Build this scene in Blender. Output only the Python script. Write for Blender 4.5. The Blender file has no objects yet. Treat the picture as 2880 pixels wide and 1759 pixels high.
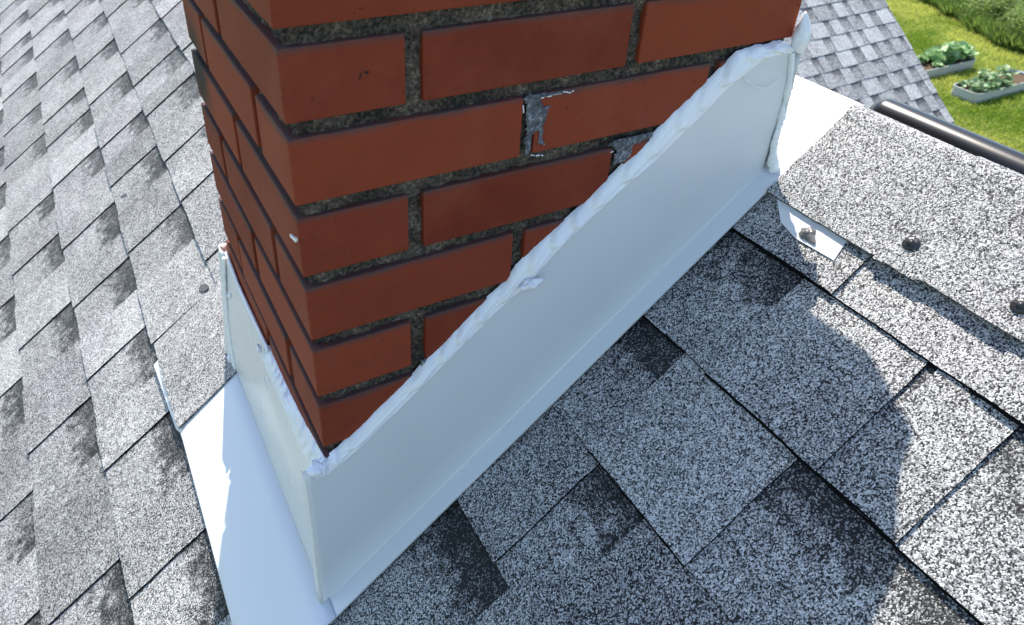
import bpy, bmesh, math, random
import numpy as np
from mathutils import Vector, Matrix, noise as mnoise

random.seed(7)
rng = np.random.default_rng(7)
SC = bpy.context.scene
COL = SC.collection

# ------------------------------------------------------------------ camera
CAM = Vector((-0.1108, -0.4635, 0.1546))
R = np.array([[0.87179106, -0.48775952, 0.04550832],
              [-0.23586066, -0.4993457, -0.83368077],
              [0.42936011, 0.71606182, -0.5503684]])
cd = bpy.data.cameras.new('camera'); cam = bpy.data.objects.new('camera', cd); COL.objects.link(cam)
m = Matrix(((R[0][0], -R[1][0], -R[2][0], CAM.x),
            (R[0][1], -R[1][1], -R[2][1], CAM.y),
            (R[0][2], -R[1][2], -R[2][2], CAM.z),
            (0, 0, 0, 1)))
cam.matrix_world = m
cd.sensor_width = 36; cd.lens = 2068.28 / 2880 * 36
cd.shift_x = (1440 - 1378.8) / 2880; cd.shift_y = -(879.5 - 660.5) / 2880
cd.clip_start = 0.02; cd.clip_end = 600
cd.dof.use_dof = True; cd.dof.focus_distance = 0.72; cd.dof.aperture_fstop = 14
SC.camera = cam

# ------------------------------------------------------------------ light
SUN = Vector((0.43, 1.0, 1.593)).normalized()
EL = math.asin(SUN.z); AZ = math.atan2(SUN.x, SUN.y)
w = bpy.data.worlds.new('World'); SC.world = w; w.use_nodes = True
nt = w.node_tree; nt.nodes.clear()
sky = nt.nodes.new('ShaderNodeTexSky'); sky.sky_type = 'NISHITA'; sky.sun_disc = False
sky.sun_elevation = EL; sky.sun_rotation = AZ; sky.air_density = 1.0; sky.dust_density = 0.7; sky.ozone_density = 0.35
bg = nt.nodes.new('ShaderNodeBackground'); bg.inputs['Strength'].default_value = 0.15
wo = nt.nodes.new('ShaderNodeOutputWorld')
nt.links.new(sky.outputs[0], bg.inputs[0]); nt.links.new(bg.outputs[0], wo.inputs[0])
sl_ = bpy.data.lights.new('sun', 'SUN'); sl_.energy = 4.3; sl_.angle = math.radians(0.55); sl_.color = (1, 0.92, 0.81)
so = bpy.data.objects.new('sun', sl_); COL.objects.link(so)
so.rotation_euler = SUN.to_track_quat('Z', 'Y').to_euler()
SC.view_settings.view_transform = 'Standard'; SC.view_settings.look = 'None'
SC.view_settings.exposure = 0.98; SC.view_settings.gamma = 1
SC.cycles.max_bounces = 6

# ------------------------------------------------------------------ helpers
def link(o, parent=None):
    COL.objects.link(o)
    if parent is not None: o.parent = parent
    return o
def tag(o, label=None, cat=None, group=None, kind=None):
    if label: o['label'] = label
    if cat: o['category'] = cat
    if group: o['group'] = group
    if kind: o['kind'] = kind
    return o
def empty(name, loc=(0, 0, 0), parent=None):
    o = bpy.data.objects.new(name, None); o.location = loc; o.empty_display_size = .05
    return link(o, parent)
def obj(name, verts, faces, mat, parent=None, smooth=False, attr=None, origin=None):
    me = bpy.data.meshes.new(name)
    v = np.asarray(verts, dtype=float)
    if origin is not None: v = v - np.asarray(origin)
    me.from_pydata(v.tolist(), [], faces); me.update()
    if attr is not None:
        a = me.color_attributes.new('info', 'FLOAT_COLOR', 'POINT')
        a.data.foreach_set('color', np.asarray(attr, dtype=np.float32).ravel())
    if smooth: me.shade_smooth()
    me.materials.append(mat)
    o = bpy.data.objects.new(name, me)
    if origin is not None: o.location = origin
    link(o, parent)
    return o
def bobj(name, bm, mat, parent=None, smooth=False, loc=None):
    me = bpy.data.meshes.new(name); bm.to_mesh(me); bm.free()
    if smooth: me.shade_smooth()
    me.materials.append(mat)
    o = bpy.data.objects.new(name, me)
    if loc is not None: o.location = loc
    return link(o, parent)
def grid_faces(nu, nv, off=0, flip=False):
    f = []
    for i in range(nu - 1):
        for k in range(nv - 1):
            a = off + i * nv + k
            q = (a, a + nv, a + nv + 1, a + 1)
            f.append(q[::-1] if flip else q)
    return f
def nz(x, y, z=0.): return mnoise.noise(Vector((x, y, z)))
def interp(x, xs, ys): return float(np.interp(x, xs, ys))

# ------------------------------------------------------------------ materials
def newmat(name):
    m = bpy.data.materials.new(name); m.use_nodes = True
    n = m.node_tree; b = n.nodes['Principled BSDF']; return m, n, b
def N(n, typ, **kw):
    x = n.nodes.new(typ)
    for k, v in kw.items():
        if k.startswith('_'): setattr(x, k[1:], v)
        else: x.inputs[k.replace('__', ' ')].default_value = v
    return x
def ramp(n, src, stops, interp_='LINEAR'):
    r = n.nodes.new('ShaderNodeValToRGB'); r.color_ramp.interpolation = interp_
    el = r.color_ramp.elements
    while len(el) < len(stops): el.new(0.5)
    for e, (p, c) in zip(el, stops):
        e.position = p; e.color = (c, c, c, 1) if not isinstance(c, tuple) else (*c, 1)
    n.links.new(src, r.inputs[0]); return r
def math_(n, op, a, b=None, clamp=False):
    x = n.nodes.new('ShaderNodeMath'); x.operation = op; x.use_clamp = clamp
    for i, v in enumerate((a, b)):
        if v is None: continue
        if isinstance(v, (int, float)): x.inputs[i].default_value = v
        else: n.links.new(v, x.inputs[i])
    return x.outputs[0]
def mix(n, fac, a, b, blend='MIX'):
    x = n.nodes.new('ShaderNodeMix'); x.data_type = 'RGBA'; x.blend_type = blend
    for i, v in ((0, fac), (6, a), (7, b)):
        if isinstance(v, (int, float)): x.inputs[i].default_value = v
        elif isinstance(v, tuple): x.inputs[i].default_value = (*v, 1)
        else: n.links.new(v, x.inputs[i])
    return x.outputs[2]

def shingle_mat(name, scale, light=1.0, warm=0.0, dark=1.0, bump=1.0, cast=.8, share0=.26):
    m, n, b = newmat(name)
    tc = N(n, 'ShaderNodeTexCoord')
    at = N(n, 'ShaderNodeAttribute', _attribute_name='info')
    sep = N(n, 'ShaderNodeSeparateColor'); n.links.new(at.outputs['Color'], sep.inputs[0])
    tone, slot, vf = sep.outputs[0], sep.outputs[1], sep.outputs[2]
    vo = N(n, 'ShaderNodeTexVoronoi', Scale=scale); vo.inputs['Randomness'].default_value = 1.0
    n.links.new(tc.outputs['Object'], vo.inputs['Vector'])
    vr = N(n, 'ShaderNodeSeparateColor'); n.links.new(vo.outputs['Color'], vr.inputs[0])
    big = N(n, 'ShaderNodeTexNoise', Scale=9.0, Detail=4.0); n.links.new(tc.outputs['Object'], big.inputs['Vector'])
    mid = N(n, 'ShaderNodeTexNoise', Scale=60.0, Detail=3.0); n.links.new(tc.outputs['Object'], mid.inputs['Vector'])
    # share of black granules: a little everywhere, much in the printed band at the top of each slot
    vv = math_(n, 'ADD', vf, math_(n, 'MULTIPLY', math_(n, 'SUBTRACT', mid.outputs[0], 0.5), 0.62))
    band = ramp(n, vv, [(0.46, 0.0), (0.66, 0.8), (0.8, 1.0)]).outputs[0]
    bn = N(n, 'ShaderNodeTexNoise', Scale=6.5, Detail=2.0); n.links.new(tc.outputs['Object'], bn.inputs['Vector'])
    band = math_(n, 'MULTIPLY', math_(n, 'MULTIPLY', band, ramp(n, bn.outputs[0], [(0.30, 0.6), (0.5, 1.0)]).outputs[0]), slot)
    share = math_(n, 'ADD', math_(n, 'MULTIPLY', band, 0.52 * dark), share0)
    share = math_(n, 'ADD', share, math_(n, 'MULTIPLY', math_(n, 'SUBTRACT', big.outputs[0], 0.5), 0.35))
    share = math_(n, 'ADD', share, math_(n, 'MULTIPLY', math_(n, 'SUBTRACT', mid.outputs[0], 0.5), 0.30))
    share = math_(n, 'ADD', share, math_(n, 'MULTIPLY', tone, -0.24))
    d = math_(n, 'SUBTRACT', vr.outputs[0], share)
    col = ramp(n, math_(n, 'ADD', math_(n, 'MULTIPLY', d, 0.5), 0.5),
               [(0.50, (0.011, 0.012, 0.014)), (0.515, (0.075 * light, 0.077 * light, 0.082 * light)), (0.59, (0.21 * light, 0.21 * light, 0.21 * light)),
                (0.72, (0.45 * light, 0.45 * light, 0.44 * light)), (0.88, (0.78 * light, 0.78 * light, 0.75 * light))])
    tint = mix(n, math_(n, 'MULTIPLY', vr.outputs[1], 0.35), (1, 1, 1), (0.86 + warm, 0.88, 1.0))
    pz = N(n, 'ShaderNodeTexNoise', Scale=3.5, Detail=2.0); n.links.new(tc.outputs['Object'], pz.inputs['Vector'])
    tint = mix(n, ramp(n, pz.outputs[0], [(0.5, 0.), (0.72, cast)]).outputs[0], tint, (0.98, 0.91, 1.0))
    c2 = mix(n, 1.0, col.outputs[0], tint, 'MULTIPLY')
    n.links.new(c2, b.inputs['Base Color'])
    b.inputs['Roughness'].default_value = 0.55
    n.links.new(math_(n, 'MULTIPLY', math_(n, 'ADD', math_(n, 'MULTIPLY', tone, 0.4), 1.0, True), 0.38), b.inputs['Specular IOR Level'])
    bp = N(n, 'ShaderNodeBump', Strength=1.0, Distance=0.00065 * bump); bp.invert = True
    n.links.new(vo.outputs['Distance'], bp.inputs['Height'])
    h = math_(n, 'ADD', vo.outputs['Distance'], math_(n, 'MULTIPLY', vr.outputs[2], 0.5))
    n.links.new(h, bp.inputs['Height'])
    n.links.new(bp.outputs[0], b.inputs['Normal'])
    return m
M_SH = shingle_mat('granule shingle', 820)
M_SHF = shingle_mat('granule shingle far', 330, light=.95, dark=0.55, bump=.3, cast=0., share0=.16)
M_CAP = shingle_mat('granule ridge cap', 860, light=0.95)

def edge_mat():
    m, n, b = newmat('asphalt edge'); b.inputs['Base Color'].default_value = (0.02, 0.02, 0.021, 1); b.inputs['Roughness'].default_value = .9; return m
M_EDGE = edge_mat()

def brick_mat():
    m, n, b = newmat('red brick')
    tc = N(n, 'ShaderNodeTexCoord'); at = N(n, 'ShaderNodeAttribute', _attribute_name='info')
    sep = N(n, 'ShaderNodeSeparateColor'); n.links.new(at.outputs['Color'], sep.inputs[0])
    n1 = N(n, 'ShaderNodeTexNoise', Scale=14.0, Detail=5.0); n.links.new(tc.outputs['Object'], n1.inputs['Vector'])
    mp = N(n, 'ShaderNodeMapping'); mp.inputs['Scale'].default_value = (60, 60, 110); n.links.new(tc.outputs['Object'], mp.inputs[0])
    n2 = N(n, 'ShaderNodeTexNoise', Scale=1.0, Detail=4.0); n.links.new(mp.outputs[0], n2.inputs['Vector'])
    n3 = N(n, 'ShaderNodeTexNoise', Scale=420.0, Detail=3.0); n.links.new(tc.outputs['Object'], n3.inputs['Vector'])
    base = mix(n, ramp(n, n1.outputs[0], [(0.3, 0.), (0.7, 1.)]).outputs[0], (0.165, 0.027, 0.012), (0.240, 0.047, 0.020))
    base = mix(n, math_(n, 'MULTIPLY', n2.outputs[0], 0.5), base, (0.135, 0.023, 0.011))
    base = mix(n, sep.outputs[0], base, (0.26, 0.051, 0.022))
    # dark pits
    v = N(n, 'ShaderNodeTexVoronoi', Scale=210.0)
    vs = N(n, 'ShaderNodeSeparateColor'); n.links.new(v.outputs['Color'], vs.inputs[0])
    wrp = N(n, 'ShaderNodeVectorMath', _operation='MULTIPLY_ADD'); n.links.new(n3.outputs[1], wrp.inputs[0]); wrp.inputs[1].default_value = (.006, .006, .006); n.links.new(tc.outputs['Object'], wrp.inputs[2]); n.links.new(wrp.outputs[0], v.inputs['Vector'])
    pit = math_(n, 'MULTIPLY', math_(n, 'LESS_THAN', v.outputs['Distance'], math_(n, 'MULTIPLY', vs.outputs[1], .30)), math_(n, 'GREATER_THAN', vs.outputs[0], 0.86))
    base = mix(n, math_(n, 'MULTIPLY', pit, 0.6), base, (0.07, 0.016, 0.012))
    # sooty grey lime film on the upper arris of every brick
    fv = math_(n, 'ADD', sep.outputs[2], math_(n, 'MULTIPLY', math_(n, 'SUBTRACT', n1.outputs[0], 0.5), 0.22))
    film = ramp(n, fv, [(0.89, 0.0), (0.97, 0.6), (1.0, 0.92)]).outputs[0]
    film = math_(n, 'MULTIPLY', film, math_(n, 'ADD', 0.25, math_(n, 'MULTIPLY', n3.outputs[0], 1.2)), True)
    base = mix(n, film, base, (0.060, 0.055, 0.054))
    # patchy pale haze
    n4 = N(n, 'ShaderNodeTexNoise', Scale=6.0, Detail=6.0, Roughness=.7); n.links.new(tc.outputs['Object'], n4.inputs['Vector'])
    hz = ramp(n, n4.outputs[0], [(0.52, 0.), (0.75, 0.26)]).outputs[0]
    base = mix(n, hz, base, (0.30, 0.115, 0.075))
    n5 = N(n, 'ShaderNodeTexNoise', Scale=4.2, Detail=5.0, Roughness=.75); n.links.new(mp.outputs[0], n5.inputs['Vector'])
    n5.inputs['Scale'].default_value = .35
    base = mix(n, ramp(n, n5.outputs[0], [(0.52, 0.), (0.75, .22)]).outputs[0], base, (0.085, 0.018, 0.010))
    # soot stain low on the far edge of the left face
    sp = N(n, 'ShaderNodeSeparateXYZ'); n.links.new(tc.outputs['Object'], sp.inputs[0])
    sy = math_(n, 'SUBTRACT', 1.0, math_(n, 'MULTIPLY', math_(n, 'ABSOLUTE', math_(n, 'SUBTRACT', sp.outputs[1], 0.37)), 14.0), True)
    sz = math_(n, 'SUBTRACT', 1.0, math_(n, 'MULTIPLY', math_(n, 'ABSOLUTE', math_(n, 'SUBTRACT', sp.outputs[2], -0.155)), 13.0), True)
    st = math_(n, 'MULTIPLY', math_(n, 'MULTIPLY', sy, sz), math_(n, 'MULTIPLY', n4.outputs[0], 3.2), True)
    base = mix(n, st, base, (0.03, 0.024, 0.022))
    n.links.new(base, b.inputs['Base Color'])
    b.inputs['Roughness'].default_value = 0.7; b.inputs['Specular IOR Level'].default_value = 0.16
    bp = N(n, 'ShaderNodeBump', Strength=0.5, Distance=0.0012)
    hh = math_(n, 'ADD', math_(n, 'MULTIPLY', n3.outputs[0], 0.35), math_(n, 'ADD', n1.outputs[0], math_(n, 'MULTIPLY', pit, -1.0)))
    n.links.new(hh, bp.inputs['Height']); n.links.new(bp.outputs[0], b.inputs['Normal'])
    return m
M_BR = brick_mat()

def mortar_mat(name='rough mortar', c1=(0.018, 0.016, 0.013), c2=(0.125, 0.098, 0.070), c3=(0.36, 0.31, 0.25)):
    m, n, b = newmat(name)
    tc = N(n, 'ShaderNodeTexCoord')
    n1 = N(n, 'ShaderNodeTexNoise', Scale=300.0, Detail=5.0, Roughness=.7); n.links.new(tc.outputs['Object'], n1.inputs['Vector'])
    n2 = N(n, 'ShaderNodeTexNoise', Scale=35.0, Detail=3.0); n.links.new(tc.outputs['Object'], n2.inputs['Vector'])
    f = math_(n, 'ADD', math_(n, 'MULTIPLY', n1.outputs[0], 0.7), math_(n, 'MULTIPLY', n2.outputs[0], 0.3))
    r = ramp(n, f, [(0.42, c1), (0.56, c2), (0.70, c3)])
    n.links.new(r.outputs[0], b.inputs['Base Color']); b.inputs['Roughness'].default_value = .95
    bp = N(n, 'ShaderNodeBump', Strength=1.0, Distance=0.003); n.links.new(n1.outputs[0], bp.inputs['Height']); n.links.new(bp.outputs[0], b.inputs['Normal'])
    return m
M_MO = mortar_mat()
M_SMEAR = mortar_mat('grey lime smear', (0.06, 0.065, 0.075), (0.19, 0.20, 0.225), (0.72, 0.74, 0.76))
M_CROWN = mortar_mat('crown mortar', (0.2, 0.2, 0.18), (0.32, 0.31, 0.29), (0.45, 0.44, 0.42))

def metal_mat(name, col, rough, wav=0.15, spec=0.5):
    m, n, b = newmat(name)
    tc = N(n, 'ShaderNodeTexCoord')
    n1 = N(n, 'ShaderNodeTexNoise', Scale=5.0, Detail=3.0); n.links.new(tc.outputs['Object'], n1.inputs['Vector'])
    n2 = N(n, 'ShaderNodeTexNoise', Scale=90.0, Detail=5.0, Roughness=.7); n.links.new(tc.outputs['Object'], n2.inputs['Vector'])
    c = mix(n, ramp(n, n2.outputs[0], [(0.62, 0.), (0.8, 0.18)]).outputs[0], col, tuple(x * .7 for x in col))
    n.links.new(c, b.inputs['Base Color'])
    rr = math_(n, 'ADD', rough - .05, math_(n, 'MULTIPLY', n2.outputs[0], 0.1)); n.links.new(rr, b.inputs['Roughness'])
    b.inputs['Specular IOR Level'].default_value = spec
    bp = N(n, 'ShaderNodeBump', Strength=wav, Distance=0.004); n.links.new(n1.outputs[0], bp.inputs['Height']); n.links.new(bp.outputs[0], b.inputs['Normal'])
    return m
M_WH = metal_mat('white coil metal', (0.70, 0.72, 0.735), 0.25)
M_CR = metal_mat('ivory coil metal', (0.70, 0.70, 0.69), 0.26, 0.25)

def caulk_mat():
    m, n, b = newmat('white sealant'); tc = N(n, 'ShaderNodeTexCoord')
    n1 = N(n, 'ShaderNodeTexNoise', Scale=45.0, Detail=4.0); n.links.new(tc.outputs['Object'], n1.inputs['Vector'])
    c = mix(n, n1.outputs[0], (0.90, 0.91, 0.92), (0.82, 0.83, 0.85)); n.links.new(c, b.inputs['Base Color'])
    b.inputs['Roughness'].default_value = 0.24; b.inputs['Specular IOR Level'].default_value = 0.6
    b.inputs['Subsurface Weight'].default_value = 0.0
    bp = N(n, 'ShaderNodeBump', Strength=0.35, Distance=0.003); n.links.new(n1.outputs[0], bp.inputs['Height']); n.links.new(bp.outputs[0], b.inputs['Normal'])
    return m
M_CK = caulk_mat()
def plain(name, col, rough=.6, spec=.5, metal=0., bump=0., bs=60., var=0.15):
    m, n, b = newmat(name); tc = N(n, 'ShaderNodeTexCoord')
    n1 = N(n, 'ShaderNodeTexNoise', Scale=bs, Detail=4.0); n.links.new(tc.outputs['Object'], n1.inputs['Vector'])
    c = mix(n, n1.outputs[0], tuple(x * (1 - var) for x in col), tuple(min(1, x * (1 + var)) for x in col)); n.links.new(c, b.inputs['Base Color'])
    b.inputs['Roughness'].default_value = rough; b.inputs['Specular IOR Level'].default_value = spec; b.inputs['Metallic'].default_value = metal
    if bump:
        bp = N(n, 'ShaderNodeBump', Strength=bump, Distance=0.002); n.links.new(n1.outputs[0], bp.inputs['Height']); n.links.new(bp.outputs[0], b.inputs['Normal'])
    return m
M_GREYCK = plain('grey sealant', (0.16, 0.155, 0.15), .3, .5, 0, .4, 200)
M_BLKCK = plain('black sealant', (0.03, 0.03, 0.032), .25, .5, 0, .5, 200)
M_MARK = plain('soot', (0.018, 0.012, 0.012), .9)
def pipe_mat():
    m, n, b = newmat('black glossy pipe'); tc = N(n, 'ShaderNodeTexCoord')
    v = N(n, 'ShaderNodeTexVoronoi', Scale=110.0); n.links.new(tc.outputs['Object'], v.inputs['Vector'])
    vs = N(n, 'ShaderNodeSeparateColor'); n.links.new(v.outputs['Color'], vs.inputs[0])
    sp = math_(n, 'MULTIPLY', math_(n, 'LESS_THAN', v.outputs['Distance'], 0.14), math_(n, 'GREATER_THAN', vs.outputs[0], 0.93))
    c = mix(n, sp, (0.008, 0.009, 0.011), (0.7, 0.7, 0.68)); n.links.new(c, b.inputs['Base Color'])
    n1 = N(n, 'ShaderNodeTexNoise', Scale=900.0, Detail=2.0); n.links.new(tc.outputs['Object'], n1.inputs['Vector'])
    b.inputs['Roughness'].default_value = 0.25
    bp = N(n, 'ShaderNodeBump', Strength=.06, Distance=0.0005); n.links.new(n1.outputs[0], bp.inputs['Height']); n.links.new(bp.outputs[0], b.inputs['Normal'])
    return m
M_PIPE = pipe_mat()

# ------------------------------------------------------------------ roof frame
SL = 0.7968; ZF = -0.6106; KS = math.hypot(1, SL); CT, ST = 1 / KS, SL / KS
SR = 0.755                                    # s of the ridge
def rp(s, y, o=0.):                           # near slope: s up the slope, y along the ridge, o above the surface
    return (s * CT - o * ST, y, ZF + s * ST + o * CT)
XR, ZR = SR * CT, ZF + SR * ST
def rq(s, y, o=0.):                           # far slope: s down from the ridge
    return (XR + s * CT + o * ST, y, ZR - s * ST + o * CT)

EXPO = 0.1425
BS = {4: .573, 3: .440, 2: .304, 1: .161, 0: -.004, -1: -.1395, -2: -.285, -3: -.440}
def butt(k, y):
    s = BS.get(k)
    if s is None: s = .573 + (k - 4) * EXPO if k > 4 else -.440 + (k + 3) * 0.146
    t = {1: (.5, 2.2, -.020), 0: (.3, 1.4, -.006), -1: (.38, .64, -.0155), -2: (.2, 1.3, -.035), -3: (.4, 1.6, -.04)}.get(k)
    if t is None: t = (.4, 1.6, -.04) if k < -3 else (0, 1, 0)
    return s + t[2] * min(1, max(0, (y - t[0]) / (t[1] - t[0])))

def shingle_field(parts, frame, k0, k1, y0, y1, buttf, tabsf, near, H0=-.0108, TH=.0068, TT=.0032, rough=1., btone=(-.15, .15), ttone=(-.40, .50)):
    """strips (lower layer) and tabs (upper layer) of laminated shingles as one mesh"""
    V, F, A = parts
    def slab(k, ya, yb, hb, ht, th, slot, tone, top_extra, step):
        n = max(2, int((yb - ya) / step) + 1)
        ys = np.linspace(ya, yb, n)
        vfs = [0, .25, .5, .72, .88, 1.0]
        base = len(V)
        sd = random.random() * 100
        for i, y in enumerate(ys):
            sb = buttf(k, y) + rough * (.0010 * nz(y * 90, sd) + .0016 * nz(y * 12, sd)); se = buttf(k + 1, y) + top_extra
            edge = 0
            yy = y
            for v in vfs:
                s = sb + (se - sb) * v
                if i in (0, n - 1): yy = y + rough * (.0012 * nz(s * 80, sd + i) + .0012 * nz(s * 400, sd + i))
                hh = hb + (ht - hb) * v + rough * (.0006 * nz(yy * 30, s * 30, sd) )
                V.append(frame(s, yy, hh)); A.append((tone, slot, v if slot else 0, 1))
            V.append(frame(sb - .0001, yy, hb + rough * .0006 * nz(yy * 30, sb * 30, sd) - .0002)); A.append((-5, 0, 0, 1))
            V.append(frame(sb - (.0023 + .0010 * nz(yy * 60, sd + 2)) * (1 if rough > .9 else .3), yy, hb - th)); A.append((-5, 0, 0, 1))
        nv = len(vfs) + 2
        for i in range(n - 1):
            a = base + i * nv; b = a + nv
            for q in range(nv - 3): F.append((a + q, b + q, b + q + 1, a + q + 1))
            F.append((a + nv - 1, b + nv - 1, b + nv - 2, a + nv - 2))
        # side faces: drop a skirt at both ends
        for i, fl in ((0, False), (n - 1, True)):
            a = base + i * nv; o = len(V)
            nq = nv - 2; d = frame(0, 0, -th); d0 = frame(0, 0, 0)
            for kk in (0, 1):
                for q in range(nq):
                    p = V[a + q]
                    V.append((p[0] + (d[0] - d0[0]) * (kk or .04), p[1] + (d[1] - d0[1]) * (kk or .04), p[2] + (d[2] - d0[2]) * (kk or .04))); A.append((-5, 0, 0, 1))
            for q in range(nq - 1):
                f = (o + q, o + q + 1, o + nq + q + 1, o + nq + q)
                F.append(f[::-1] if fl else f)
    for k in range(k0, k1):
        slab(k, y0, y1, H0 + TH, H0, TH, 1.0, random.uniform(*btone), .03, near)
        for (ya, yb) in tabsf(k):
            ya = max(ya, y0); yb = min(yb, y1)
            if yb - ya < .015: continue
            slab(k, ya, yb, H0 + TH + TT, H0 + TT, TT + (.001 if rough else 0), 0.0, random.uniform(*ttone), .012, near)

# lower (−y) edge of every tab that the photo shows, per course
TE = {4: [-.69, -.49, -.155],
      3: [-.62, -.33, -.254, .05],
      2: [-.66, -.235, .02],
      1: [-.60, -.45, -.109, .30, .62, 1.02, 1.485, 1.78],
      0: [-.5, -.34, -.02, .45, .68, .906, 1.09, 1.345, 1.55, 1.81, 2.165],
      -1: [-.4, -.1, .2, .447, .61, .908, 1.197, 1.405, 1.692, 1.98, 2.27, 2.56],
      -2: [-.5, -.1, .214, .45, .676, .906, 1.14, 1.445, 1.69, 1.856, 2.138, 2.43, 2.66, 2.91],
      -3: [-.5, -.1, .29, .64, .945, 1.235, 1.447, 1.815, 2.05, 2.33, 2.60, 2.79, 3.08],
      -4: [0.0, .332, .56, .866, 1.165, 1.45, 1.75, 2.0]}
SLOTW = {(4, 0): .10, (3, 2): .08, (3, 3): .172, (2, 1): .165, (2, 2): .11, (1, 2): .07, (0, 2): .115}
def tabs_near(k):
    r = random.Random(k * 13 + 5)
    e = list(TE.get(k, []))
    y = e[0] if e else r.uniform(-.2, .1)
    while y > -9.2:
        y -= r.uniform(.16, .32); e.insert(0, y)
    y = e[-1]
    while y < 8.2:
        y += r.uniform(.17, .32); e.append(y)
    known = set(TE.get(k, []))
    out = []
    for i in range(len(e) - 1):
        g = e[i + 1] - e[i]
        sw = min(.135, g * r.uniform(.40, .62))
        if e[i + 1] in known:
            q = SLOTW.get((k, TE[k].index(e[i + 1])))
            if q: sw = q
        # a tab starts at its lower edge e[i] and ends where the next slot begins
        out.append((e[i], e[i + 1] - sw))
    if k == 3:
        out = [(a, b) for a, b in out if not (-.34 < a < -.32)] + [(-.33, -.262)]
    return out

house = tag(empty('house', (0, 0, ZF)), 'house with a steep grey asphalt shingle roof and a shingled side wing', 'house')
HO = Vector((0, 0, ZF))
def hpart(name, V, F, mat, smooth=False, attr=None, parent=house):
    o = obj(name, V, F, mat, parent, smooth, attr)
    o.location = -HO if parent is house else (0, 0, 0)
    return o
P_ = ([], [], [])
shingle_field(P_, rp, -8, 5, -1.6, 3.9, butt, tabs_near, .006)
roof = hpart('roof_slope', *P_[:2], M_SH, False, P_[2])
roof['label'] = 'sunlit grey roof slope around the chimney'
P_ = ([], [], [])
shingle_field(P_, rp, -8, 5, 3.9, 8.0, butt, tabs_near, .2, rough=0)
shingle_field(P_, rp, -8, 5, -9.0, -1.6, butt, tabs_near, .2, rough=0)
shingle_field(P_, rp, -26, -8, -9.0, 8.0, butt, tabs_near, .5, rough=0)
roofb = hpart('roof_slope', *P_[:2], M_SH, False, P_[2])

# raised shingle lapping over the apron beside the chimney
P_ = ([], [], [])
def lap_butt(k, y): return -.1400 - .0055 * (y - .39) / .17
V, F, A = P_
n = 60
for i, y in enumerate(np.linspace(.386, .60, n)):
    for v in (0, .2, .4, .6, .8, 1.):
        sb = lap_butt(0, y) + .001 * nz(y * 80, 3); s = sb + (.006 - sb) * v
        yy = y + (.0012 * nz(s * 120, 9) if i == 0 else 0)
        V.append(rp(s, yy, .0085 - .003 * v - .006 * max(0, (y - .5) / .1) + .0006 * nz(y * 40, s * 40))); A.append((.1, 0, 0, 1))
    V.append(rp(lap_butt(0, y), y, .0045 - .006 * max(0, (y - .5) / .1))); A.append((-1.6, 0, 0, 1))
F += grid_faces(n, 7)
for i in range(n - 1): F.append((i * 7 + 6, (i + 1) * 7 + 6, (i + 1) * 7, i * 7))
o_ = len(V)
for q in range(6):
    p = Vector(V[q]); V.append(tuple(p + Vector((ST, 0, -CT)) * .0045)); A.append((-1.6, 0, 0, 1))
for q in range(5): F.append((q, q + 1, o_ + q + 1, o_ + q))
hpart('lapped_shingle', V, F, M_SH, False, A)

# far slope of the main roof
P_ = ([], [], [])
def fbutt(k, y): return 3.7 - k * EXPO if k < 27 else -.02
def rqf(s, y, o): return rq(s, y, o)
def tabs_rand(y0, y1, seed, flip=False):
    def f(k):
        r = random.Random(k * 31 + seed); y = y0 - r.uniform(0, .2); out = []
        while y < y1:
            wd = r.uniform(.08, .22); out.append((y, y + wd)); y += wd + r.uniform(.06, .15)
        return out
    return f
def rq2(s, y, o): return rq(s, y, o)
shingle_field(P_, lambda s, y, o: rq(s, -y, o), 0, 26, -8.0, 9.0, fbutt, tabs_rand(-8, 9, 3), .6, rough=0)
hpart('roof_slope', *P_[:2], M_SH, False, P_[2])

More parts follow.
